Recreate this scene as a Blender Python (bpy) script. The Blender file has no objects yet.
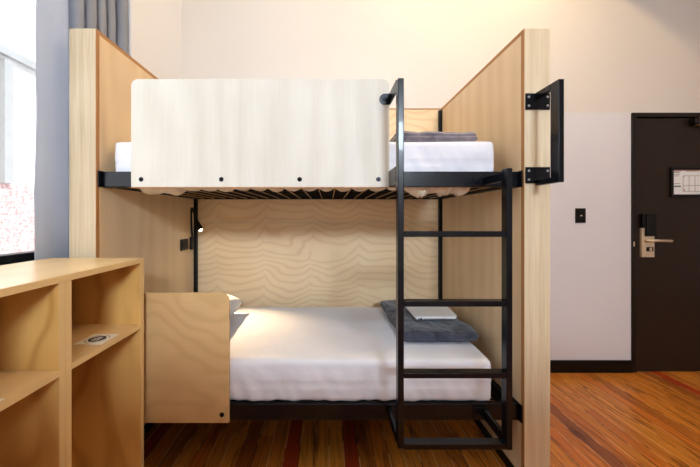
import bpy, bmesh, math, random
from mathutils import Vector, Matrix, noise
random.seed(7)
PI = math.pi
C = bpy.context.scene.collection
H = 1.307            # eye height

# ------------------------------------------------------------------ helpers
def wloc(o):
    v = Vector((0, 0, 0))
    while o is not None:
        v += o.location; o = o.parent
    return v

def obj(name, bm, m, parent=None, smooth=False, bevel=0, origin=None, seg=2):
    """all bmeshes are drawn in world metres; origin moves to the thing's base"""
    if parent is not None:
        o0 = wloc(parent)
        c = None
        loc = Vector((0, 0, 0))
    else:
        if origin is None:
            xs = [v.co.x for v in bm.verts]; ys = [v.co.y for v in bm.verts]; zs = [v.co.z for v in bm.verts]
            origin = ((min(xs)+max(xs))/2, (min(ys)+max(ys))/2, min(zs))
        o0 = Vector(origin); loc = o0
    bmesh.ops.translate(bm, verts=bm.verts, vec=-o0)
    bmesh.ops.recalc_face_normals(bm, faces=bm.faces)
    me = bpy.data.meshes.new(name); bm.to_mesh(me); bm.free()
    o = bpy.data.objects.new(name, me); C.objects.link(o)
    o.location = loc
    if parent is not None: o.parent = parent
    me.materials.append(m)
    if smooth:
        for p in me.polygons: p.use_smooth = True
    if bevel:
        b = o.modifiers.new('bevel', 'BEVEL'); b.width = bevel; b.segments = seg; b.limit_method = 'ANGLE'
    return o

def thing(name, label, cat, loc, group=None):
    o = bpy.data.objects.new(name, None); C.objects.link(o)
    o.empty_display_size = .1
    o.location = loc; o['label'] = label; o['category'] = cat
    if group: o['group'] = group
    return o
def tag(o, label, cat, group=None):
    o['label'] = label; o['category'] = cat
    if group: o['group'] = group
    return o
def struct(name, bm, m, **k):
    o = obj(name, bm, m, **k)
    if o.parent is None: o['kind'] = 'structure'
    return o

def box(bm, x0, x1, y0, y1, z0, z1):
    vs = [bm.verts.new((x, y, z)) for x in (x0, x1) for y in (y0, y1) for z in (z0, z1)]
    for f in ((0,1,3,2),(4,6,7,5),(0,4,5,1),(2,3,7,6),(0,2,6,4),(1,5,7,3)):
        bm.faces.new([vs[i] for i in f])
    return bm
def B(*a):
    bm = bmesh.new()
    for i in range(0, len(a), 6): box(bm, *a[i:i+6])
    return bm
def cyl(bm, p0, p1, r0, r1=None, n=20):
    if r1 is None: r1 = r0
    p0 = Vector(p0); p1 = Vector(p1); d = (p1-p0).normalized()
    a = d.orthogonal().normalized(); b = d.cross(a)
    A = [bm.verts.new(p0+r0*(math.cos(t)*a+math.sin(t)*b)) for t in [2*PI*i/n for i in range(n)]]
    Bv = [bm.verts.new(p1+r1*(math.cos(t)*a+math.sin(t)*b)) for t in [2*PI*i/n for i in range(n)]]
    for i in range(n): bm.faces.new((A[i], A[(i+1)%n], Bv[(i+1)%n], Bv[i]))
    bm.faces.new(A[::-1]); bm.faces.new(Bv)
    return bm
def tube(bm, pts, r, n=12):
    pts = [Vector(p) for p in pts]; rings = []
    up = None
    for i, p in enumerate(pts):
        d = (pts[min(i+1, len(pts)-1)]-pts[max(i-1, 0)]).normalized()
        if up is None: up = d.orthogonal().normalized()
        up = (up - up.dot(d)*d).normalized(); s = d.cross(up)
        rings.append([bm.verts.new(p+r*(math.cos(2*PI*k/n)*up+math.sin(2*PI*k/n)*s)) for k in range(n)])
    for a, b in zip(rings, rings[1:]):
        for k in range(n): bm.faces.new((a[k], a[(k+1)%n], b[(k+1)%n], b[k]))
    bm.faces.new(rings[0][::-1]); bm.faces.new(rings[-1])
    return bm
def prism_y(bm, pts, y0, y1):
    """outline in x,z given a thickness along y"""
    a = [bm.verts.new((x, y0, z)) for x, z in pts]; b = [bm.verts.new((x, y1, z)) for x, z in pts]
    n = len(pts)
    bm.faces.new(a); bm.faces.new(b[::-1])
    for i in range(n): bm.faces.new((a[i], b[i], b[(i+1)%n], a[(i+1)%n]))
    return bm
def round_rect(x0, x1, z0, z1, rs, n=8):
    """rs: radius for bottom-left, bottom-right, top-right, top-left"""
    P = []
    for (cx, cz, r, a0) in ((x0, z0, rs[0], PI), (x1, z0, rs[1], 1.5*PI), (x1, z1, rs[2], 0), (x0, z1, rs[3], .5*PI)):
        sx = 1 if cx == x0 else -1; sz = 1 if cz == z0 else -1
        if r == 0: P.append((cx, cz)); continue
        for i in range(n+1):
            t = a0+i/n*PI/2
            P.append((cx+sx*r+r*math.cos(t), cz+sz*r+r*math.sin(t)))
    return P
def soft_box(x0, x1, y0, y1, z0, z1, r, nx=60, ny=30, nz=10, fn=None, rv=None):
    """box with rounded edges, every point then moved by fn"""
    bm = bmesh.new(); rv = rv or r
    def lin(a, b, n): return [a+(b-a)*i/n for i in range(n+1)]
    def put(p):
        c = Vector((min(max(p.x, x0+r), x1-r), min(max(p.y, y0+r), y1-r), min(max(p.z, z0+rv), z1-rv)))
        d = p-c; e = Vector((d.x/r, d.y/r, d.z/rv))
        if e.length > 1e-6:
            m = max(abs(e.x), abs(e.y), abs(e.z)); e = e.normalized()*m
        q = c+Vector((e.x*r, e.y*r, e.z*rv))
        return fn(q) if fn else q
    cache = {}
    def V(x, y, z):
        k = (round(x, 5), round(y, 5), round(z, 5))
        if k not in cache: cache[k] = bm.verts.new(put(Vector((x, y, z))))
        return cache[k]
    X = lin(x0, x1, nx); Y = lin(y0, y1, ny); Z = lin(z0, z1, nz)
    def patch(A, Bq, f):
        for i in range(len(A)-1):
            for j in range(len(Bq)-1):
                vs = [V(*f(A[i], Bq[j])), V(*f(A[i+1], Bq[j])), V(*f(A[i+1], Bq[j+1])), V(*f(A[i], Bq[j+1]))]
                try: bm.faces.new(vs)
                except ValueError: pass
    patch(X, Y, lambda a, b: (a, b, z0)); patch(X, Y, lambda a, b: (a, b, z1))
    patch(X, Z, lambda a, b: (a, y0, b)); patch(X, Z, lambda a, b: (a, y1, b))
    patch(Y, Z, lambda a, b: (x0, a, b)); patch(Y, Z, lambda a, b: (x1, a, b))
    return bm

# ------------------------------------------------------------------ materials
def srgb(r, g, b):
    f = lambda c: (c/255/12.92) if c/255 <= .04045 else ((c/255+.055)/1.055)**2.4
    return (f(r), f(g), f(b), 1)
def newmat(name):
    m = bpy.data.materials.new(name); m.use_nodes = True
    nt = m.node_tree; return m, nt, nt.nodes['Principled BSDF']
def N(nt, t, **k):
    n = nt.nodes.new(t)
    for a, b in k.items():
        if a.startswith('i_'): n.inputs[a[2:]].default_value = b
        else: setattr(n, a, b)
    return n
def ramp(nt, fac, stops):
    r = N(nt, 'ShaderNodeValToRGB'); e = r.color_ramp.elements
    while len(e) < len(stops): e.new(.5)
    for i, (p, c) in enumerate(stops): e[i].position = p; e[i].color = c
    nt.links.new(fac, r.inputs[0]); return r
def coords(nt, scale, loc=(0, 0, 0)):
    tc = N(nt, 'ShaderNodeTexCoord'); mp = N(nt, 'ShaderNodeMapping')
    mp.inputs['Scale'].default_value = scale; mp.inputs['Location'].default_value = loc
    nt.links.new(tc.outputs['Object'], mp.inputs[0]); return mp.outputs[0]
def noise_tex(nt, vec, scale, detail=3, dist=0, rough=.5):
    n = N(nt, 'ShaderNodeTexNoise'); n.inputs['Scale'].default_value = scale
    n.inputs['Detail'].default_value = detail; n.inputs['Distortion'].default_value = dist; n.inputs['Roughness'].default_value = rough
    nt.links.new(vec, n.inputs['Vector']); return n.outputs[0]
def mth(nt, op, a, b=None, c=None):
    n = N(nt, 'ShaderNodeMath', operation=op)
    for i, v in enumerate((a, b, c)):
        if v is None: continue
        if isinstance(v, (int, float)): n.inputs[i].default_value = v
        else: nt.links.new(v, n.inputs[i])
    return n.outputs[0]
def mixc(nt, fac, a, b, mode='MIX'):
    n = N(nt, 'ShaderNodeMix', data_type='RGBA', blend_type=mode)
    for s, v in ((n.inputs[0], fac), (n.inputs[6], a), (n.inputs[7], b)):
        if isinstance(v, (int, float, tuple)): s.default_value = v
        else: nt.links.new(v, s)
    return n.outputs[2]
def bump(nt, b, h, strength=.2, dist=.01):
    n = N(nt, 'ShaderNodeBump'); n.inputs['Strength'].default_value = strength; n.inputs['Distance'].default_value = dist
    nt.links.new(h, n.inputs['Height']); nt.links.new(n.outputs[0], b.inputs['Normal'])

def wood(name, light, dark, along='z', across='x', figure=.35, spacing=14, wander=5, wscale=(2.2, 2.2), rough=.45, fine=.25, edge=None, seed=0., sharp=1., arch=0, period=.39):
    """veneer: contour-line figure running along one axis, plus a fine straight grain"""
    m, nt, b = newmat(name)
    tc = N(nt, 'ShaderNodeTexCoord'); sx = N(nt, 'ShaderNodeSeparateXYZ'); nt.links.new(tc.outputs['Object'], sx.inputs[0])
    o = {'x': sx.outputs[0], 'y': sx.outputs[1], 'z': sx.outputs[2]}
    sc = {'x': wscale[1], 'y': wscale[1], 'z': wscale[1]}; sc[along] = wscale[0]
    vec = coords(nt, (sc['x'], sc['y'], sc['z']), (seed, seed*1.7, seed*.6))
    n1 = noise_tex(nt, vec, 1, 2, .3)
    v = mth(nt, 'MULTIPLY_ADD', o[across], spacing, mth(nt, 'MULTIPLY', n1, wander))
    if arch:
        u = mth(nt, 'DIVIDE', mth(nt, 'ADD', o[along], mth(nt, 'MULTIPLY', n1, .12)), period)
        v = mth(nt, 'ADD', v, mth(nt, 'MULTIPLY', mth(nt, 'POWER', mth(nt, 'ABSOLUTE', mth(nt, 'SINE', mth(nt, 'MULTIPLY', u, PI))), .6), arch))
    s = mth(nt, 'SINE', mth(nt, 'MULTIPLY', v, 2*PI))
    s = mth(nt, 'MULTIPLY_ADD', s, .5, .5)
    if sharp != 1: s = mth(nt, 'POWER', s, sharp)
    fs = {'x': 90, 'y': 90, 'z': 90}; fs[along] = 3
    n2 = noise_tex(nt, coords(nt, (fs['x'], fs['y'], fs['z'])), 1, 4, .4, .6)
    n3 = noise_tex(nt, coords(nt, (1.3, 1.3, 1.3), (seed, 0, 0)), 1.5, 2)
    f = mth(nt, 'ADD', mth(nt, 'MULTIPLY', s, figure), mth(nt, 'MULTIPLY', n2, fine))
    f = mth(nt, 'ADD', f, mth(nt, 'MULTIPLY', mth(nt, 'SUBTRACT', n3, .35), .6))
    r = ramp(nt, f, [(0, light), (1, dark)])
    nt.links.new(r.outputs[0], b.inputs['Base Color'])
    b.inputs['Roughness'].default_value = rough
    b.inputs['Specular IOR Level'].default_value = .35
    bump(nt, b, n2, .08, .002)
    return m

def plain(name, col, rough=.5, metal=0, nscale=0, namt=.0, bumpy=0, bscale=50, coat=0, spec=.28):
    
    m, nt, b = newmat(name)
    b.inputs['Roughness'].default_value = rough; b.inputs['Metallic'].default_value = metal
    b.inputs['Coat Weight'].default_value = coat; b.inputs['Specular IOR Level'].default_value = spec
    vec = coords(nt, (1, 1, 1))
    n = noise_tex(nt, vec, nscale or 4, 3)
    a = namt or .05
    dk = tuple(c*(1-a) for c in col[:3])+(1,); lt = tuple(min(1, c*(1+a)) for c in col[:3])+(1,)
    r = ramp(nt, n, [(.3, dk), (.7, lt)]); nt.links.new(r.outputs[0], b.inputs['Base Color'])
    if bumpy: bump(nt, b, noise_tex(nt, vec, bscale, 4), bumpy, .004)
    return m

M = {}
M['post'] = wood('pale_pine', srgb(226, 208, 178), srgb(160, 134, 98), 'z', 'x', .09, 22, 2.5, (.5, 3), .5, .75, seed=3)
M['post2'] = wood('pale_pine_laminated', srgb(250, 236, 208), srgb(192, 166, 124), 'z', 'x', .09, 17, 2.5, (.5, 3), .5, .75, seed=5)
M['side_ply'] = wood('honey_plywood', srgb(238, 214, 176), srgb(192, 148, 98), 'z', 'y', .14, 7, 3.5, (.5, 2), .42, .2, seed=1.3)
M['lipping'] = wood('caramel_edge_wood', srgb(190, 138, 84), srgb(150, 98, 54), 'z', 'x', .2, 20, 2, (.5, 2), .5, .3)
M['back_ply'] = wood('figured_plywood', srgb(246, 222, 182), srgb(196, 142, 88), 'x', 'z', .21, 17, 7.5, (1.3, 2.0), .42, .16, seed=2.1, sharp=3.2, arch=.95)
M['guard_ply'] = wood('white_birch_plywood', srgb(226, 222, 212), srgb(180, 168, 146), 'z', 'x', .14, 7, 3, (.8, 2.5), .5, .3, seed=4)
M['guard_low'] = wood('figured_birch_plywood', srgb(226, 190, 136), srgb(184, 138, 86), 'x', 'z', .2, 9, 9, (1.6, 2.4), .4, .2, seed=7, sharp=2)
M['ply_edge'] = wood('plywood_edge', srgb(244, 214, 158), srgb(206, 164, 104), 'y', 'z', .3, 220, 1, (1, 1), .5, .2)
M['shelf_ply'] = wood('golden_birch_plywood', srgb(240, 194, 116), srgb(198, 140, 70), 'z', 'x', .5, 6, 7, (1.2, 2.6), .4, .22, seed=9, sharp=2.5)
M['shelf_top'] = wood('golden_birch_top', srgb(232, 200, 148), srgb(196, 152, 96), 'y', 'x', .15, 8, 3, (.8, 2), .28, .3, seed=11)
M['steel'] = plain('black_powder_steel', srgb(8, 11, 18), .26, .0, coat=.12)
M['steel_dark'] = plain('black_matt_steel', srgb(7, 7, 8), .5)
M['bolt'] = plain('dark_bolt', srgb(20, 22, 28), .25, .6)
M['screw'] = plain('bright_screw', srgb(210, 210, 210), .3, .9)
M['wire'] = plain('tan_wire', srgb(186, 146, 100), .5)
M['black'] = plain('black_plastic', srgb(8, 8, 8), .4)
M['brushed'] = plain('brushed_nickel', srgb(222, 204, 176), .35, .45, 60, .1)
M['base_black'] = plain('black_trim_paint', srgb(6, 6, 7), .4)

def fabric(name, col, rough=.85, weave=700, amt=.25, wr=.0, sheen=.2, wscale=6, hue=None):
    m, nt, b = newmat(name)
    vec = coords(nt, (1, 1, 1))
    n = noise_tex(nt, vec, weave, 2); w = noise_tex(nt, vec, wscale, 4, .6)
    c2 = hue or tuple(c*.86 for c in col[:3])+(1,)
    r = ramp(nt, w, [(.3, c2), (.7, col)])
    nt.links.new(r.outputs[0], b.inputs['Base Color'])
    b.inputs['Roughness'].default_value = rough; b.inputs['Sheen Weight'].default_value = sheen
    h = mth(nt, 'ADD', mth(nt, 'MULTIPLY', n, amt*.15), mth(nt, 'MULTIPLY', w, wr))
    bump(nt, b, h, .6, .02)
    return m
M['sheet'] = fabric('white_cotton_sheet', srgb(232, 232, 240), wr=.6, wscale=5, hue=srgb(228, 228, 236))
M['sheet_warm'] = fabric('unbleached_sheet', srgb(246, 234, 210), wr=.3, wscale=20)
M['pillow'] = fabric('white_pillowcase', srgb(240, 238, 238), wr=.4, wscale=8)
M['fleece'] = fabric('grey_blue_fleece', srgb(74, 78, 94), .95, 300, .6, .8, .25, 16, srgb(30, 34, 46))
M['fleece_up'] = fabric('grey_fleece', srgb(140, 130, 136), .95, 300, .6, .8, .6, 16, srgb(92, 86, 98))
M['curtain'] = fabric('blue_grey_curtain', srgb(192, 194, 200), .5, 900, .1, .35, .3, 5, srgb(180, 183, 190))
nt = M['curtain'].node_tree; _b = nt.nodes['Principled BSDF']; _t = N(nt, 'ShaderNodeBsdfTranslucent'); _t.inputs[0].default_value = srgb(208, 212, 220)
_m = N(nt, 'ShaderNodeMixShader'); _m.inputs[0].default_value = .55
nt.links.new(_b.outputs[0], _m.inputs[1]); nt.links.new(_t.outputs[0], _m.inputs[2]); nt.links.new(_m.outputs[0], nt.nodes['Material Output'].inputs[0])
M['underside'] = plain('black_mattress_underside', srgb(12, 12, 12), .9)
M['paper'] = plain('white_paper', srgb(246, 248, 252), .5)
M['ink'] = plain('black_ink', srgb(18, 17, 17), .5)
M['ink_grey'] = plain('grey_ink', srgb(150, 146, 142), .6)
M['ink_green'] = plain('green_ink', srgb(70, 120, 70), .6)
M['ink_red'] = plain('red_ink', srgb(190, 60, 50), .6)
M['header'] = plain('rose_header', srgb(196, 140, 116), .6)
M['card'] = plain('cream_card', srgb(244, 238, 226), .5)

def wallmat():
    m, nt, b = newmat('two_tone_wall_paint')
    tc = N(nt, 'ShaderNodeTexCoord'); g = N(nt, 'ShaderNodeNewGeometry')
    sx = N(nt, 'ShaderNodeSeparateXYZ'); nt.links.new(g.outputs['Position'], sx.inputs[0])
    st = mth(nt, 'GREATER_THAN', sx.outputs[2], 2.187)
    n = noise_tex(nt, tc.outputs['Object'], 1.2, 2)
    lo = ramp(nt, n, [(.3, srgb(230, 228, 235)), (.7, srgb(234, 232, 238))])
    hi = ramp(nt, n, [(.3, srgb(228, 222, 216)), (.7, srgb(232, 226, 220))])
    nt.links.new(mixc(nt, st, lo.outputs[0], hi.outputs[0]), b.inputs['Base Color'])
    b.inputs['Roughness'].default_value = .7
    bump(nt, b, noise_tex(nt, tc.outputs['Object'], 60, 3), .05, .003)
    return m
M['wall'] = wallmat()
M['wall_plain'] = plain('off_white_paint', srgb(238, 238, 242), .75, nscale=1, namt=.02)

def floormat():
    m, nt, b = newmat('polished_hardwood_boards')
    g = N(nt, 'ShaderNodeNewGeometry'); sx = N(nt, 'ShaderNodeSeparateXYZ'); nt.links.new(g.outputs['Position'], sx.inputs[0])
    W = .082
    u = mth(nt, 'DIVIDE', sx.outputs[0], W)
    i = mth(nt, 'FLOOR', u); f = mth(nt, 'FRACT', u)
    wn = N(nt, 'ShaderNodeTexWhiteNoise', noise_dimensions='2D')
    yo = mth(nt, 'FLOOR', mth(nt, 'DIVIDE', mth(nt, 'ADD', sx.outputs[1], mth(nt, 'MULTIPLY', mth(nt, 'SINE', mth(nt, 'MULTIPLY', i, 12.7)), 3)), 3.1))
    cb = N(nt, 'ShaderNodeCombineXYZ'); nt.links.new(i, cb.inputs[0]); nt.links.new(yo, cb.inputs[1])
    nt.links.new(cb.outputs[0], wn.inputs['Vector'])
    base = ramp(nt, wn.outputs['Value'], [(0, srgb(150, 82, 34)), (.2, srgb(196, 118, 44)), (.42, srgb(220, 146, 58)), (.62, srgb(198, 112, 38)), (.9, srgb(226, 150, 56)), (.945, srgb(186, 70, 28)), (1, srgb(160, 58, 24))])
    vec = N(nt, 'ShaderNodeCombineXYZ')
    nt.links.new(mth(nt, 'MULTIPLY', sx.outputs[0], 95), vec.inputs[0]); nt.links.new(mth(nt, 'MULTIPLY', sx.outputs[1], 2.5), vec.inputs[1])
    nt.links.new(mth(nt, 'MULTIPLY', i, 3.3), vec.inputs[2])
    gr = noise_tex(nt, vec.outputs[0], 1, 5, 1.2, .65)
    gc = ramp(nt, gr, [(.32, (.3, .22, .18, 1)), (.5, (1, 1, 1, 1)), (.66, (1.25, 1.25, 1.1, 1))])
    c = mixc(nt, .75, base.outputs[0], gc.outputs[0], 'MULTIPLY')
    bl = N(nt, 'ShaderNodeCombineXYZ'); nt.links.new(mth(nt, 'MULTIPLY', sx.outputs[0], 9), bl.inputs[0]); nt.links.new(mth(nt, 'MULTIPLY', sx.outputs[1], 1.6), bl.inputs[1])
    st = ramp(nt, noise_tex(nt, bl.outputs[0], 1, 4, 1.5), [(.56, (1, 1, 1, 1)), (.72, (.25, .17, .12, 1))])
    c = mixc(nt, 1., c, st.outputs[0], 'MULTIPLY')
    e = mth(nt, 'ABSOLUTE', mth(nt, 'SUBTRACT', f, .5))
    gap = mth(nt, 'GREATER_THAN', e, .472)
    gn = noise_tex(nt, coords(nt, (3, 3, 3)), 2, 3)
    gcol = ramp(nt, gn, [(.44, srgb(50, 24, 12)), (.52, srgb(226, 176, 120))])
    c = mixc(nt, gap, c, gcol.outputs[0])
    nt.links.new(c, b.inputs['Base Color'])
    rr = mth(nt, 'MULTIPLY_ADD', gr, .2, .22); nt.links.new(rr, b.inputs['Roughness'])
    b.inputs['Specular IOR Level'].default_value = .35
    bump(nt, b, mth(nt, 'SUBTRACT', gr, mth(nt, 'MULTIPLY', gap, 2)), .12, .002)
    return m
M['floor'] = floormat()
M['door'] = plain('dark_brown_door_paint', srgb(40, 29, 22), .42, nscale=3, namt=.06, bumpy=.05, bscale=30)
M['door_frame'] = plain('dark_frame_paint', srgb(30, 22, 17), .4)
M['ext'] = plain('white_render', srgb(228, 224, 220), .9)
def brick():
    m, nt, b = newmat('pale_pink_brick')
    t = N(nt, 'ShaderNodeTexBrick'); nt.links.new(coords(nt, (1, 1, 1)), t.inputs[0])
    tc = N(nt, 'ShaderNodeTexCoord'); sx = N(nt, 'ShaderNodeSeparateXYZ'); nt.links.new(tc.outputs['Object'], sx.inputs[0])
    cb = N(nt, 'ShaderNodeCombineXYZ'); nt.links.new(sx.outputs[1], cb.inputs[0]); nt.links.new(sx.outputs[2], cb.inputs[1])
    nt.links.new(cb.outputs[0], t.inputs[0])
    t.inputs['Scale'].default_value = 9; t.inputs['Color1'].default_value = srgb(176, 84, 78); t.inputs['Color2'].default_value = srgb(200, 120, 110); t.inputs['Mortar'].default_value = srgb(220, 210, 205)
    t.inputs['Mortar Size'].default_value = .03
    n = noise_tex(nt, coords(nt, (1, 3, 3)), 6, 5)
    c = mixc(nt, ramp(nt, n, [(.35, (0, 0, 0, 1)), (.75, (.8, .8, .8, 1))]).outputs[0], t.outputs[0], srgb(232, 226, 224))
    nt.links.new(c, b.inputs['Base Color']); b.inputs['Roughness'].default_value = .9
    return m
M['brick'] = brick()
M['gutter'] = plain('grey_gutter', srgb(172, 172, 170), .6)
def glass():
    m, nt, b = newmat('window_glass')
    nt.nodes.remove(b); out = nt.nodes['Material Output']
    t = N(nt, 'ShaderNodeBsdfTransparent'); g = N(nt, 'ShaderNodeBsdfGlossy'); g.inputs['Roughness'].default_value = .02
    mx = N(nt, 'ShaderNodeMixShader'); mx.inputs[0].default_value = .05; nt.links.new(t.outputs[0], mx.inputs[1]); nt.links.new(g.outputs[0], mx.inputs[2])
    nt.links.new(mx.outputs[0], out.inputs[0]); return m
M['glass'] = glass()
def emit(name, col, s):
    m, nt, b = newmat(name)
    b.inputs['Emission Color'].default_value = col; b.inputs['Emission Strength'].default_value = s
    b.inputs['Base Color'].default_value = col
    return m
M['bulb'] = emit('lit_lamp_tip', (1, .8, .5, 1), 25)

# ------------------------------------------------------------------ the room
YW = 2.623; XL = -1.24; XR = 5.4; YF = -4.4; ZC = 4.6
struct('floor', B(-1.7, XR, YF, YW+.125, -.1, 0), M['floor'])
struct('ceiling', B(-1.7, XR, YF, YW, ZC, ZC+.1), M['wall_plain'])
DX0, DX1, DZ1 = 2.547, 3.56, 2.184
bm = B(-1.7, DX0, YW, YW+.2, 0, ZC, DX1, XR, YW, YW+.2, 0, ZC, DX0, DX1, YW, YW+.2, DZ1, ZC, DX0, DX1, YW+.13, YW+.2, 0, DZ1)
struct('wall_back', bm, M['wall'])
# left wall with a deep window bay
WY0, WY1, WZ1 = -1.6, 1.948, 3.5
bm = B(-1.7, XL, WY1, YW, 0, ZC,  -1.7, XL, YF, WY0, 0, ZC,  -1.7, XL, WY0, WY1, WZ1, ZC,
       -1.7, -1.42, WY0, WY1, 0, 1.05)
struct('wall_left', bm, M['wall_plain'])
struct('wall_right', B(XR, XR+.15, YF, YW, 0, ZC), M['wall_plain'])
# front wall (behind the photographer) with an unseen window added for the rear light
FWX0, FWX1, FWZ0, FWZ1 = .4, 1.8, 2.65, 3.55
struct('wall_front', B(-1.7, FWX0, YF-.2, YF, 0, ZC, FWX1, XR, YF-.2, YF, 0, ZC, FWX0, FWX1, YF-.2, YF, 0, FWZ0, FWX0, FWX1, YF-.2, YF, FWZ1, ZC), M['wall_plain'])
w2 = struct('added_rear_window', B(FWX0, FWX1, YF-.12, YF-.06, FWZ0, FWZ0+.06, FWX0, FWX1, YF-.12, YF-.06, FWZ1-.06, FWZ1, FWX0, FWX0+.06, YF-.12, YF-.06, FWZ0+.06, FWZ1-.06, FWX1-.06, FWX1, YF-.12, YF-.06, FWZ0+.06, FWZ1-.06), M['base_black'])
obj('window_pane', B(FWX0+.06, FWX1-.06, YF-.095, YF-.088, FWZ0+.06, FWZ1-.06), M['glass'], w2)
# unseen overhead beam, added to cast the diagonal shadow above the door
struct('shadow_beam', B(2.02, 2.3, YF, YW, 3.46, ZC), M['wall_plain'])
# unseen blocker behind the photographer, added to keep rear light off the lower bed
struct('rear_light_blocker', B(-1.2, 1.7, -1.1, -1.0, 0, 1.62), M['wall_plain'])
# window in the bay
w1 = struct('window_1', B(-1.5, -1.43, WY0, WY1, 1.05, 1.137, -1.5, -1.43, WY0, WY1, WZ1-.07, WZ1, -1.5, -1.43, WY1-.06, WY1, 1.137, WZ1-.07,
        -1.5, -1.43, WY0, WY0+.06, 1.137, WZ1-.07, -1.5, -1.43, .1, .16, 1.137, WZ1-.07), M['base_black'], bevel=.004)
obj('window_pane', B(-1.47, -1.464, .16, WY1-.06, 1.137, WZ1-.07), M['glass'], w1)
obj('window_pane', B(-1.47, -1.464, WY0+.06, .1, 1.137, WZ1-.07), M['glass'], w1)
# skirting
struct('baseboard_back', B(1.075, DX0, YW-.018, YW, 0, .102), M['base_black'], bevel=.003)
struct('baseboard_right', B(XR-.018, XR, YF, YW-.02, 0, .102), M['base_black'])

# door
d1 = thing('door_1', '', '', (3.05, YW, 0)); del d1['label']; del d1['category']; d1['kind'] = 'structure'
obj('door_frame', B(DX0, DX0+.04, YW-.012, YW+.12, 0, DZ1-.036, DX1-.04, DX1, YW-.012, YW+.12, 0, DZ1-.036, DX0, DX1, YW-.012, YW+.12, DZ1-.036, DZ1), M['door_frame'], d1, bevel=.003)
leaf = obj('door_leaf', B(DX0+.045, DX1-.045, YW+.004, YW+.05, .003, DZ1-.042), M['door'], d1, bevel=.003)
px = lambda x, d: (x-329)*d/311
pz = lambda y, d: H-(y-217)*d/311
L = YW-.001
x0, x1 = px(640, L), px(652.6, L)
lk = obj('lock_plate', prism_y(bmesh.new(), [(x0, pz(257, L)), (x1, pz(257, L)), (x1, pz(236.2, L)), (x0+.024, pz(236.2, L)), (x0+.024, pz(228, L)), (x0, pz(228, L))], YW-.018, YW+.004), M['brushed'], leaf, bevel=.003)
obj('card_reader', B(x0-.004, x0+.02, YW-.03, YW+.004, pz(227.8, L), pz(214, L), x0+.026, x1, YW-.034, YW+.004, pz(236, L), pz(214, L)), M['black'], leaf, bevel=.004)
bm = cyl(bmesh.new(), (x0+.03, YW-.018, pz(240.3, L)), (x0+.03, YW-.05, pz(240.3, L)), .012)
tube(bm, [(x0+.025, YW-.05, pz(240.3, L)), (px(650, L), YW-.055, pz(240.2, L)), (px(666, L)-.005, YW-.05, pz(240.6, L))], .011)
obj('lever_handle', bm, M['brushed'], leaf, smooth=True)
obj('keyhole', B(px(644.5, L), px(651, L), YW-.0215, YW-.0185, pz(251, L), pz(247, L)), M['ink'], leaf)
obj('thumb_turn', B(px(646.6, L), px(649, L), YW-.027, YW-.0216, pz(250.6, L), pz(247.4, L)), M['brushed'], leaf, bevel=.001)
obj('strike', B(DX0+.008, DX0+.018, YW-.015, YW-.0125, 1.06, 1.1), M['brushed'], d1)

# door closer hangs on the door
dc = thing('door_closer', 'silver door closer box screwed to the top of the dark door', 'door closer', (3.19, YW-.02, 2.09))
obj('closer_body', B(3.075, 3.33, YW-.055, YW+.003, 2.075, 2.135), M['brushed'], dc, bevel=.006)
obj('end_cap', B(3.035, 3.0745, YW-.05, YW+.003, 2.078, 2.132), M['black'], dc, bevel=.008)
bm = tube(bmesh.new(), [(3.15, YW-.035, 2.136), (3.15, YW-.035, 2.15)], .008); tube(bm, [(3.15, YW-.035, 2.15), (3.35, YW-.12, 2.15), (3.3, YW-.016, 2.155)], .007)
obj('closer_arm', bm, M['steel_dark'], dc)

# framed evacuation plan on the door
fx0, fx1 = px(670, L), px(704, L)+.02; fz0, fz1 = pz(197, L), pz(167.3, L)
fn = thing('framed_notice', 'black framed white evacuation plan mounted on the dark door', 'notice', ((fx0+fx1)/2, YW-.01, fz0))
obj('frame', B(fx0, fx1, YW-.012, YW+.003, fz0, fz0+.022, fx0, fx1, YW-.012, YW+.003, fz1-.022, fz1, fx0, fx0+.022, YW-.012, YW+.003, fz0+.022, fz1-.022, fx1-.022, fx1, YW-.012, YW+.003, fz0+.022, fz1-.022), M['black'], fn, bevel=.003)
ps = obj('plan_sheet', B(fx0+.022, fx1-.022, YW-.004, YW+.003, fz0+.022, fz1-.022), M['paper'], fn)
a0 = fx0+.03; t0 = fz1-.03; yk = (YW-.0055, YW-.0042)
_q = [*(a0, a0+.06, *yk, t0-.006, t0, a0+.1, a0+.2, *yk, t0-.005, t0, a0, a0+.045, *yk, t0-.018, t0-.012, a0, a0+.05, *yk, t0-.032, t0-.028, a0, a0+.04, *yk, t0-.045, t0-.041, a0, a0+.05, *yk, t0-.11, t0-.106,)]
for _i in range(0, len(_q), 6): obj('text_line', B(*_q[_i:_i+6]), M['ink_grey'], ps)
bm = bmesh.new()
q0, q1, r0, r1 = a0+.075, fx1-.035, fz0+.045, t0-.04
for (a, b_, c, d) in ((q0, q1, r1-.003, r1), (q0, q0+.003, r0, r1), (q0, q1, r0, r0+.003), (q1-.003, q1, r0, r1), (q0, q1, r0+.05, r0+.053), (q0+.05, q0+.053, r0, r1), (q0+.1, q0+.103, r0, r1), (q0+.15, q0+.153, r0+.05, r1)):
    box(bm, a, b_, yk[0], yk[1], c, d)
obj('plan_drawing', bm, M['ink_grey'], ps)
obj('header_band', B(fx0+.0225, fx1-.0225, YW-.0048, YW-.0041, t0+.001, t0+.0075), M['header'], ps)
obj('green_mark', B(a0, a0+.055, YW-.006, YW-.0043, fz0+.085, fz0+.095), M['ink_green'], ps)
_q = [*(q0+.008, q0+.016, YW-.0063, YW-.0043, r0+.008, r0+.018, q0+.008, q0+.014, YW-.0063, YW-.0043, r1-.012, r1-.005,)]
for _i in range(0, len(_q), 6): obj('red_mark', B(*_q[_i:_i+6]), M['ink_red'], ps)

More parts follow.
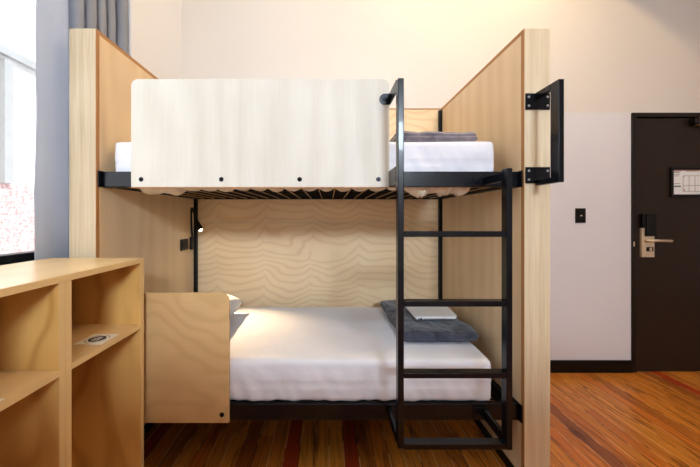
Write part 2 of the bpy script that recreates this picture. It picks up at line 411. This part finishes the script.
# light switch
s0, s1, sz0, sz1 = px(575, YW), px(585, YW), pz(222.8, YW), pz(208.3, YW)
sw = thing('light_switch', 'black rectangular light switch plate on the pale wall beside the door', 'light switch', ((s0+s1)/2, YW, sz0))
obj('plate', B(s0, s1, YW-.01, YW, sz0, sz1), M['black'], sw, bevel=.003)
cx, cz = (s0+s1)/2, (sz0+sz1)/2
obj('rocker', cyl(bmesh.new(), (cx, YW-.0101, cz), (cx, YW-.014, cz), .015), M['steel_dark'], sw, bevel=.001)
obj('indicator', B(cx-.008, cx+.008, YW-.0155, YW-.0141, cz-.004, cz+.004), M['brushed'], sw)

# ------------------------------------------------------------------ curtain
bm = bmesh.new(); pts = []
n = 420
for i in range(n+1):
    t = i/n; y = 1.402+t*(1.925-1.402)
    k = min(max((y-1.565)/.03, 0), 1)
    if y < 1.57:
        x = -1.322+.006*math.sin((y-1.375)*38)
        
    else:
        ph = (y-1.57)*2*PI/.078
        x = -1.316 - .042*math.cos(ph)*min(1, (y-1.57)/.02+.1)
        y += .014*math.sin(2*ph)
        if t > .93: x += (t-.93)/.07*.03
    pts.append((x, y))
zs = [.86+i*.09 for i in range(29)]
rows = []
for z in zs:
    r = []
    for j, (x, y) in enumerate(pts):
        g = (1+.12*math.sin(z*2.1+j*.02))
        wob = .006*noise.noise(Vector((y*9, z*3.2, 1)))+.004*noise.noise(Vector((y*20, z*9, 4)))
        yy = y
        if y < 1.43: yy = y - .012*(2.4-z)/1.5
        r.append(bm.verts.new((x+wob, yy+.004*noise.noise(Vector((z*2, j*.05, 0))), z)))
    rows.append(r)
for a, b_ in zip(rows, rows[1:]):
    for i in range(n): bm.faces.new((a[i], a[i+1], b_[i+1], b_[i]))
cu = obj('curtain', bm, M['curtain'], smooth=True)
so = cu.modifiers.new('thick', 'SOLIDIFY'); so.thickness = .003; so.offset = 0
tag(cu, 'long blue grey satin curtain hanging in folds at the left window', 'curtain')
tr = obj('curtain_track', B(-1.36, -1.27, WY0+.05, WY1-.02, 3.39, 3.42), M['base_black'])
tag(tr, 'black curtain track above the left window', 'curtain track')

# ------------------------------------------------------------------ bunk bed
D1, D2 = 1.4934, 2.594
XI0, XI1 = -1.121, .939
bb = thing('bunk_bed', 'plywood and black steel bunk bed with ladder between two tall wooden side partitions', 'bunk bed', (-.09, 2.04, 0))
TZ = 2.213
def partition(x_in, s, xo, mpost):
    """s=-1 left, +1 right; x_in is the face towards the beds"""
    a, b_ = x_in, x_in+s*.066
    core = obj('side_partition', B(min(a, b_)+(0 if s > 0 else 0), max(a, b_), D1+.062, D2+.016, 0, TZ-.001), M['lipping'], bb)
    # inner veneered board stops 20 mm short of the edges, the lipping shows round it
    xa, xb = sorted((x_in-s*.004, x_in-s*.0005))
    obj('inner_panel', B(xa, xb, D1+.022, D2-.001, .05, TZ-.022), M['side_ply'], core)
    xa, xb = sorted((x_in, xo))
    obj('end_post', B(xa, xb, D1, D1+.0615, 0, TZ), mpost, core, bevel=.002)
    xa, xb = sorted((x_in-s*.003, x_in-s*.0002))
    obj('edge_strip', B(xa, xb, D1+.0005, D1+.0215, 0, TZ-.0005), M['lipping'], core)
    obj('top_strip', B(xa, xb, D1+.022, D2-.001, TZ-.0215, TZ-.0005), M['lipping'], core)
    xa, xb = sorted((x_in-s*.010, x_in-s*.0045))
    obj('kick_strip', B(xa, xb, D1+.022, D2-.03, 0, .045), M['base_black'], core)
    return core
partition(XI0, -1, -1.2485, M['post'])
partition(XI1, 1, 1.063, M['post2'])
obj('back_panel', B(XI0, XI1, D2, D2+.016, 1.2665, 2.204), M['back_ply'], bb, bevel=.0015)
obj('back_panel', B(XI0, XI1, D2, D2+.016, 0.02, 1.2635), M['back_ply'], bb, bevel=.0015)
obj('back_panel_cap', B(XI0, XI1, D2-.003, D2+.016, 2.2045, 2.212), M['lipping'], bb)
for xx in (XI0+.004, XI1-.030):
    obj('corner_leg', B(xx, xx+.026, D2-.03, D2-.002, 0, 2.19), M['steel_dark'], bb, bevel=.002)

RF0, RF1 = 1.522, 1.55     # front rail depth
def bedframe(z0, z1):
    r = obj('side_rail', B(XI0+.012, XI1-.012, RF0, RF1, z0, z1), M['steel'], bb, bevel=.003)
    obj('side_rail', B(XI0+.034, XI1-.034, D2-.028, D2-.004, z0, z1), M['steel_dark'], bb, bevel=.003)
    for a in (XI0+.012, XI1-.042):
        obj('end_rail', B(a, a+.03, RF1+.001, D2-.031, z0, z1), M['steel_dark'], bb, bevel=.003)
    for s, a in ((-1, XI0+.0045), (1, XI1-.0105)):
        p = obj('mounting_plate', B(a, a+.006, RF0-.022, RF1+.05, z0-.002, z1+.002), M['steel'], bb, bevel=.001)
        for zz in (z0+.015, z1-.015):
            bm = bmesh.new()
            cyl(bm, (a+.006 if s < 0 else a, RF0-.011, zz), (a+.010 if s < 0 else a-.004, RF0-.011, zz), .005)
            obj('bolt', bm, M['bolt'], p)
bedframe(1.454, 1.530)
bedframe(.312, .392)

# slatted wire bases
def base(z, wires_mat):
    k = 0
    bmL = bmesh.new()
    for j in range(7):
        y = RF1+.08+j*.135
        box(bmL, XI0+.045, XI1-.045, y-.004, y+.004, z+.004, z+.012)
    f = obj('mesh_base', bmL, M['steel_dark'], bb)
    x = XI0+.09
    while x < XI1-.06:
        obj('cross_wire', cyl(bmesh.new(), (x, RF1+.002, z), (x, D2-.03, z), .0032, n=8), wires_mat, f)
        x += .0885
base(1.4605, M['wire'])
base(.345, M['steel_dark'])

# guard boards with bolts
GZ0, GZ1 = 1.452, 1.975
g = obj('guard_board', prism_y(bmesh.new(), round_rect(-.958, .292, GZ0, GZ1, (.004, .004, .035, .035)), 1.5045, 1.5205), M['guard_ply'], bb, bevel=.0015)
obj('board_edge', B(-.956, .290, 1.5035, 1.5215, GZ0-.004, GZ0-.0004), M['lipping'], g)
for p in (140.5, 221, 299.5, 378.5):
    x = px(p, 1.5); z = pz(179.2, 1.5)
    bm = cyl(bmesh.new(), (x, 1.5043, z), (x, 1.4995, z), .0115, .009); cyl(bm, (x, 1.4994, z), (x, 1.4975, z), .005, n=6)
    obj('bolt', bm, M['bolt'], g)
g2 = obj('guard_board', prism_y(bmesh.new(), round_rect(-1.10, -.484, .310, .939, (.004, .004, .042, .042)), 1.5045, 1.5205), M['guard_low'], bb, bevel=.0015)
g2['label'] = 'short golden plywood guard board at the head of the lower bed'
for x in (-1.05, px(221.5, 1.5)):
    z = pz(415.3, 1.5)
    bm = cyl(bmesh.new(), (x, 1.5043, z), (x, 1.4995, z), .0115, .009); cyl(bm, (x, 1.4994, z), (x, 1.4975, z), .005, n=6)
    obj('bolt', bm, M['bolt'], g2)

# ladder
LY0, LY1 = 1.307, 1.350
LXa, LXb = (.290, .3155), (.7475, .772)
st = obj('ladder_stile', B(*LXa, LY0, LY1, .332, 1.892), M['steel'], bb, bevel=.003)
st2 = obj('ladder_stile', B(*LXb, LY0, LY1, .326, 1.513), M['steel'], bb, bevel=.003)
for z in (.327, .627, .929, 1.223):
    obj('ladder_rung', B(LXa[1]+.0005, LXb[0]-.0005, LY0+.0015, LY1-.0015, z, z+.0235), M['steel'], bb, bevel=.002)
# brackets tying it back to guard board and rails
def tabpts(x0, x1, z0, z1):
    r = (z1-z0)/2; P = [(x1, z0), (x1, z1)]
    for i in range(13):
        t = PI/2+PI*i/12; P.append((x0+r+r*math.cos(t), z0+r+r*math.sin(t)))
    return P
t = obj('ladder_bracket', prism_y(bmesh.new(), tabpts(.243, .296, 1.849, 1.902), 1.4975, 1.5040), M['steel'], bb, bevel=.001)
obj('bracket_arm', B(.2905, .2965, LY1+.0005, 1.4970, 1.849, 1.902), M['steel'], t)
x, z = .268, 1.8755
bm = cyl(bmesh.new(), (x, 1.4972, z), (x, 1.4935, z), .011); cyl(bm, (x, 1.4934, z), (x, 1.4915, z), .0055, n=6)
obj('bolt', bm, M['bolt'], t)
for xx, zz0, zz1 in ((.2945, 1.458, 1.527), (.7550, 1.462, 1.500), (.2945, .33, .375), (.7550, .33, .375)):
    yb = RF0-.0065
    t = obj('ladder_bracket', B(xx-.05 if xx > .5 else xx-.001, xx+.012, yb, RF0-.0005, zz0-.004, zz1+.004) if xx > .5 else B(xx-.001, xx+.05, yb, RF0-.0005, zz0, zz1), M['steel'], bb, bevel=.002)
    obj('bracket_arm', B(xx-.006, xx+.010, LY1+.0005, yb-.0005, zz0, zz1), M['steel'], t, bevel=.001)
    if xx > .5:
        zc = (zz0+zz1)/2
        obj('bolt', cyl(bmesh.new(), (xx-.03, yb-.0005, zc), (xx-.03, yb-.009, zc), .012, n=6), M['bolt'], t)

# grab handle on the right-hand end post
HY = 1.334
gh = obj('grab_handle', B(.986, 1.009, HY, HY+.052, 1.457, 1.900, .986, 1.009, HY+.052, D1-.006, 1.874, 1.900, .986, 1.009, HY+.052, D1-.006, 1.457, 1.483), M['steel'], bb, bevel=.002)
for (a, b_) in ((1.821, 1.899), (1.468, 1.546)):
    p = obj('mounting_plate', B(.9415, 1.058, D1-.006, D1-.0005, a, b_), M['steel'], gh, bevel=.001)
    for sx in (.955, 1.045):
        for sz in (a+.018, b_-.018): obj('screw', cyl(bmesh.new(), (sx, D1-.0062, sz), (sx, D1-.009, sz), .0055, n=10), M['screw'], p)

# ------------------------------------------------------------------ mattresses, bedding
def wr(p, amp, f=6, seed=0):
    return amp*noise.noise(Vector((p.x*f+seed, p.y*f, p.z*f)))
def mattress(z0, z1, x0, x1, y0, y1, crown, seed):
    def fn(p):
        u = (p.x-x0)/(x1-x0); v = (p.y-y0)/(y1-y0); w = (p.z-z0)/(z1-z0)
        q = p.copy()
        q.z += crown*w*max(0, math.sin(PI*min(max(v, 0), 1)))**.6*max(0, math.sin(PI*min(max(u, 0), 1)))**.4
        bulge = .008*math.sin(PI*w)
        if v < .03: q.y -= bulge*.6 + .006*noise.noise(Vector((p.x*7+seed, w*2, 0))) + .012*noise.noise(Vector((p.x*20+seed+w*1.5, w*1.6, 2)))*(1-w) - (.004 if abs(w-.42) < .05 else 0)
        if u > .97: q.x += bulge*.6
        if v < .05 and w < .18: q.z += .006*noise.noise(Vector((p.x*14, seed, 0)))
        q.z += wr(p, .004, 5, seed)*w
        return q
    return soft_box(x0, x1, y0, y1, z0, z1, .022, 150, 50, 14, fn, .012)
mt = thing('mattress', 'white sheeted mattress on the lower bunk with lamp light on it', 'mattress', (-.13, 2.0, .353), 'mattresses of the bunk bed')
obj('fitted_sheet', mattress(.3925, .597, -1.075, .806, 1.538, 2.455, .016, 3), M['sheet'], mt, smooth=True)
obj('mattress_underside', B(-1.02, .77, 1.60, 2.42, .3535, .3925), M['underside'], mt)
mu = thing('mattress', 'white sheeted mattress on the upper bunk behind the guard board', 'mattress', (-.13, 2.0, 1.474), 'mattresses of the bunk bed')
obj('fitted_sheet', mattress(1.5, 1.686, -1.08, .828, 1.558, 2.455, .012, 11), M['sheet'], mu, smooth=True)
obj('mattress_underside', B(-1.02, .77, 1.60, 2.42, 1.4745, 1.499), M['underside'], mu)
# sheet edge that sags between the wires along the front
bm = bmesh.new(); nx, ny = 420, 10; xs0, xs1 = -.955, .715
def blob(x, c, w): return math.exp(-((x-c)/w)**2)
rows = []
for i in range(nx+1):
    x = xs0+(xs1-xs0)*i/nx
    ph = (x-(XI0+.09))/.0885
    cell = abs(math.sin(PI*ph)); kk = noise.noise(Vector((math.floor(ph)*1.7, 3, 0)))
    A = .001+.020*cell**.7*(.8+.6*kk)
    A += .034*(blob(x, -.94, .045)+.8*blob(x, -.83, .05))*(.8+.7*noise.noise(Vector((x*38, 0, 0))))+.058*blob(x, .475, .032)*(.85+.5*noise.noise(Vector((x*60, 2, 0))))+.045*blob(x, .58, .05)*(.6+.9*noise.noise(Vector((x*42, 5, 0))))+.03*blob(x, .68, .05)
    yl = 1.562; yd = .09+.09*cell+.03*kk
    r = []
    for j in range(ny+1):
        v = j/ny
        z = 1.4635 - (A+.003)*math.sin(PI*min(1, v*1.0))**.7 + .003*noise.noise(Vector((x*40, v*4, 0)))
        if v in (0, 1): z = 1.4665
        r.append(bm.verts.new((x+.006*noise.noise(Vector((x*30, v*3, 8))), yl+yd*v, z)))
    rows.append(r)
for a, b_ in zip(rows, rows[1:]):
    for j in range(ny): bm.faces.new((a[j], a[j+1], b_[j+1], b_[j]))
sg = obj('sheet_hem', bm, M['sheet_warm'], mu, smooth=True)
sg['label'] = 'bunched beige sheet hem sagging through the wire base'

# blankets
def blanket(x0, x1, y0, y1, z0, z1, amp, seed, r=.03, skew=0):
    def fn(p):
        w = (p.z-z0)/(z1-z0); q = p.copy()
        n1 = noise.noise(Vector((p.x*9+seed, p.y*7, 0))); n2 = noise.noise(Vector((p.x*24+seed, p.y*20, 5)))
        q.z += w*(amp*n1+amp*.45*n2)
        q.x += .010*noise.noise(Vector((p.y*8, p.z*30, seed)))
        q.y += .008*noise.noise(Vector((p.x*9, p.z*25, seed+3)))
        fold = .004*math.sin(w*3*2*PI)
        if p.y < y0+.02: q.y -= fold
        if p.x < x0+.02: q.x -= fold
        q.x += skew*(p.y-y0)
        return q
    return soft_box(x0, x1, y0, y1, z0, z1, r, 60, 60, 14, fn, min(r, (z1-z0)*.45))
bl = obj('blanket', blanket(.405, .832, 1.70, 2.40, .616, .674, .012, 2, skew=-.02), M['fleece'], smooth=True)
tag(bl, 'dark grey blue fleece blanket folded on the lower mattress', 'blanket', 'folded fleece blankets')
bu = obj('blanket', blanket(.355, .800, 1.66, 1.90, 1.704, 1.768, .008, 9), M['fleece_up'], smooth=True)
tag(bu, 'folded grey fleece blanket on the upper mattress', 'blanket', 'folded fleece blankets')

# booklet / folded white linen packet on the blanket
zb = .690
bk = thing('booklet', 'white folded paper booklet lying on the dark blanket', 'booklet', (.65, 2.0, zb))
def quad_slab(P, z0, z1, tilt=0):
    bm = bmesh.new(); a = [bm.verts.new((x, y, z0)) for x, y in P]; b_ = [bm.verts.new((x, y, z1)) for x, y in P]
    bm.faces.new(a[::-1]); bm.faces.new(b_)
    for i in range(4): bm.faces.new((a[i], a[(i+1)%4], b_[(i+1)%4], b_[i]))
    return bm
PB = [(.525, 1.87), (.768, 1.88), (.795, 2.15), (.520, 2.15)]
pg = obj('pages', quad_slab(PB, zb, zb+.015), M['paper'], bk, bevel=.003)
obj('cover', quad_slab([(.523, 1.866), (.775, 1.878), (.797, 2.152), (.518, 2.152)], zb+.0155, zb+.0185), M['paper'], bk)
obj('printed_emblem', B(.537, .546, 1.8665, 1.8672, zb+.003, zb+.009, .549, .560, 1.8665, 1.8672, zb+.002, zb+.010), M['ink'], pg)
obj('printed_line', B(.57, .70, 1.868, 1.8695, zb+.005, zb+.0075), M['ink_grey'], pg)

# pillow
def pillow(cx, cy, z, lx, ly, T):
    bm = bmesh.new(); n = 36; top = {}; bot = {}
    for i in range(n+1):
        for j in range(n+1):
            u = -1+2*i/n; v = -1+2*j/n
            pin = 1-.06*(1-abs(u)**2)*abs(v)**4; pin2 = 1-.06*(1-abs(v)**2)*abs(u)**4
            x = cx+u*lx/2*pin2; y = cy+v*ly/2*pin
            h = T/2*((1-u**4)*(1-v**4))**.45
            wz = .006*noise.noise(Vector((x*9, y*9, 2)))*(h/(T/2))
            zm = z+T/2 - .012*(u*u+v*v)/2+ (.014 if False else 0)
            top[i, j] = bm.verts.new((x, y, zm+h+wz))
            bot[i, j] = top[i, j] if (i in (0, n) or j in (0, n)) else bm.verts.new((x, y, zm-h*.95))
    for i in range(n):
        for j in range(n):
            bm.faces.new((top[i, j], top[i+1, j], top[i+1, j+1], top[i, j+1]))
            f = [bot[i, j], bot[i, j+1], bot[i+1, j+1], bot[i+1, j]]
            try: bm.faces.new(f)
            except ValueError: pass
    return bm
pw = obj('pillow', pillow(-.855, 1.95, .612, .45, .66, .17), M['pillow'], smooth=True)
tag(pw, 'white pillow at the head of the lower bunk behind the guard board', 'pillow')

# ------------------------------------------------------------------ reading lamp and socket on the left partition
lp = thing('reading_lamp', 'small black gooseneck reading lamp with lit tip on the left bed partition', 'reading lamp', (XI0+.004, 2.487, 1.04))
X0 = XI0+.005
obj('lamp_base', B(X0, X0+.022, 2.482, 2.532, 1.045, 1.148), M['black'], lp, bevel=.006)
nk = []
P0, P1, P2, P3 = Vector((X0+.014, 2.505, 1.148)), Vector((X0+.006, 2.49, 1.42)), Vector((X0+.03, 2.45, 1.43)), Vector((-1.04, 2.43, 1.285))
for i in range(17):
    t = i/16; nk.append(P0*(1-t)**3+P1*3*t*(1-t)**2+P2*3*t*t*(1-t)+P3*t**3)
obj('gooseneck', tube(bmesh.new(), nk, .0075), M['black'], lp, smooth=True)
hd = Vector((.042, -.01, -.078)); tip = P3+hd
hdo = obj('lamp_head', cyl(bmesh.new(), P3-hd*.05, tip, .014, .022), M['black'], lp, smooth=False, bevel=.002)
hn = hd.normalized()
obj('lamp_bulb', cyl(bmesh.new(), tip+hn*.0005, tip+hn*.008, .014, .009), M['bulb'], hdo)
so = thing('power_socket', 'black double socket plate on the left bed partition beside the reading lamp', 'socket', (X0, 2.40, 1.055))
obj('plate', B(X0, X0+.010, 2.33, 2.45, 1.052, 1.138), M['black'], so, bevel=.003)
for yy in (2.363, 2.417):
    obj('socket_insert', B(X0+.0102, X0+.013, yy-.02, yy+.02, 1.07, 1.12), M['steel_dark'], so, bevel=.001)

# ------------------------------------------------------------------ shelf unit
SX0, SX1 = -1.298, -.871; SZ = 1.116
su = thing('shelf_unit', 'open plywood shelf unit in front of the window at left', 'shelf unit', (-1.085, .6, 0))
obj('top_board', B(SX0, SX1, -.270, 1.460, SZ-.022, SZ), M['shelf_top'], su, bevel=.001)
obj('front_edge', B(SX1+.0003, SX1+.0018, -.270, 1.460, SZ-.022, SZ-.0005), M['ply_edge'], su)
def upright(y0, y1):
    u = obj('upright', B(SX0, SX1, y0, y1, 0, SZ-.0225), M['shelf_ply'], su, bevel=.001)
    obj('front_edge', B(SX1+.0003, SX1+.0018, y0, y1, 0, SZ-.0225), M['ply_edge'], u)
upright(1.436, 1.460); upright(1.028, 1.050); upright(1.003, 1.0265); upright(.598, .621); upright(.576, .597); upright(.152, .174); upright(.130, .151); upright(-.270, -.247)
for (a, b_) in ((1.0505, 1.4355), (.6215, 1.0025), (.1745, .5755), (-.2465, .1295)):
    s = obj('shelf', B(SX0+.014, SX1, a, b_, .792, .812), M['shelf_top'], su)
    obj('front_edge', B(SX1+.0003, SX1+.0018, a, b_, .792, .8115), M['ply_edge'], s)
    obj('bottom_board', B(SX0+.014, SX1, a, b_, .06, .082), M['shelf_top'], su)
    obj('back_board', B(SX0, SX0+.013, a, b_, .0, SZ-.0225), M['shelf_ply'], su)

def card(P, label, logo=True):
    z = .8125
    c = thing('card', label, 'card', (P[0][0], P[0][1], z), 'cards on the shelf unit')
    s = obj('card_sheet', quad_slab(P, z, z+.0012), M['card'], c)
    cx = sum(p[0] for p in P)/4; cy = sum(p[1] for p in P)/4
    def disc(r0, r1, za, zb2, n=32, rot=0):
        bm = bmesh.new()
        O = [(cx+math.cos(2*PI*i/n)*r1, cy+math.sin(2*PI*i/n)*r1) for i in range(n)]
        if r0 == 0:
            a = [bm.verts.new((x, y, za)) for x, y in O]; b_ = [bm.verts.new((x, y, zb2)) for x, y in O]
            bm.faces.new(a[::-1]); bm.faces.new(b_)
            for i in range(n): bm.faces.new((a[i], a[(i+1)%n], b_[(i+1)%n], b_[i]))
        return bm
    obj('round_logo', disc(0, .031, z+.0013, z+.0018), M['ink'], c)
    bm = bmesh.new()
    for k, hw in ((-.014, .016), (-.006, .022), (.003, .022), (.011, .018)):
        q = -hw
        while q < hw-.003:
            l = random.uniform(.003, .006); box(bm, cx+k-.0022, cx+k+.0022, cy+q, cy+q+l, z+.0019, z+.0022); q += l+.0018
    obj('logo_text', bm, M['card'], c)
    bm = bmesh.new()
    for i in range(40):
        if i % 10 in (0, 1): continue
        a = 2*PI*i/40; box(bm, cx+.041*math.cos(a)-.0015, cx+.041*math.cos(a)+.0015, cy+.041*math.sin(a)-.0015, cy+.041*math.sin(a)+.0015, z+.0013, z+.0016)
    obj('ring_text', bm, M['ink'], c)
card([(-.990, 1.205), (-.882, 1.205), (-.886, 1.312), (-.992, 1.312)], 'square white card with a round black logo in the right shelf compartment')
card([(-.988, .738), (-.880, .74), (-.882, .846), (-.99, .844)], 'white card in the left shelf compartment, cut off by the photo edge')

# ------------------------------------------------------------------ outside
bd = thing('building', 'pale building seen through the left window with a brick base and grey gutter', 'building', (-6.2, 5, 0))
obj('wall', B(-6.6, -6.0, -6, 16, 1.93, 7), M['ext'], bd)
obj('brick_base', B(-6.6, -5.99, -6, 16, -.5, 1.929), M['brick'], bd)
obj('gutter', B(-5.99, -5.9, -6, 16, 4.28, 4.42), M['gutter'], bd)
obj('downpipe', B(-5.99, -5.9, 5.66, 5.82, 1.93, 4.2), M['gutter'], bd)
gr = struct('ground_outside', B(-30, -1.71, -20, 30, -.6, -.5), M['ext'])

# ------------------------------------------------------------------ light
def area(name, loc, target, sx, sy, power, col, spread=PI):
    l = bpy.data.lights.new(name, 'AREA'); l.shape = 'RECTANGLE'; l.size = sx; l.size_y = sy; l.energy = power; l.color = col; l.spread = spread
    o = bpy.data.objects.new(name, l); C.objects.link(o); o.location = loc
    o.rotation_euler = (Vector(target)-Vector(loc)).to_track_quat('-Z', 'Y').to_euler(); return o
# key light standing for daylight of the added window behind the photographer
area('daylight_rear', (1.1, YF+.05, 3.1), (-.3, 2.6, 1.3), 1.1, .6, 36, (.74, .87, 1), 1.25)
# daylight through the bay window
area('daylight_bay', (-1.40, .1, 2.3), (1, .1, 1.9), 3.0, 2.1, 24, (.82, .93, 1))
# ceiling lighting of the room
area('ceiling_wash', (3.2, -.9, 4.5), (3.0, -.6, 0), 2.4, 2.4, 26, (1, .86, .66))
# warm lamp high by the back wall
l = bpy.data.lights.new('warm_wall_lamp', 'POINT'); l.energy = 60; l.color = (1, .72, .36); l.shadow_soft_size = .05
o = bpy.data.objects.new('warm_wall_lamp', l); C.objects.link(o); o.location = (1.47, 1.25, 3.83)
# reading lamp beam
l = bpy.data.lights.new('reading_beam', 'SPOT'); l.energy = 70; l.color = (1, .7, .38); l.spot_size = 1.15; l.spot_blend = 1; l.shadow_soft_size = .012
o = bpy.data.objects.new('reading_beam', l); C.objects.link(o); o.location = wloc(bb)*0+tip+hn*.012
o.rotation_euler = (Vector((-.60, 1.98, .6))-o.location).to_track_quat('-Z', 'Y').to_euler()
# sun on the building across the lane
l = bpy.data.lights.new('sun', 'SUN'); l.energy = 4.2; l.angle = .01
o = bpy.data.objects.new('sun', l); C.objects.link(o)
o.rotation_euler = Vector((-1, .25, -1.15)).to_track_quat('-Z', 'Y').to_euler()

w = bpy.data.worlds.new('sky'); bpy.context.scene.world = w; w.use_nodes = True
bg = w.node_tree.nodes['Background']; bg.inputs[0].default_value = (.82, .9, 1, 1); bg.inputs[1].default_value = 1.5

# ------------------------------------------------------------------ camera
cam = bpy.data.cameras.new('camera'); co = bpy.data.objects.new('camera', cam); C.objects.link(co)
co.location = (0, 0, H); co.rotation_euler = (PI/2, 0, 0)
cam.sensor_width = 36; cam.lens = 311/700*36
cam.shift_x = 21/700; cam.shift_y = -16.5/700
cam.clip_start = .02
sc = bpy.context.scene; sc.camera = co
sc.view_settings.view_transform = 'Standard'; sc.view_settings.look = 'None'
sc.view_settings.gamma = 1; sc.view_settings.use_curve_mapping = False
sc.view_settings.exposure = .12
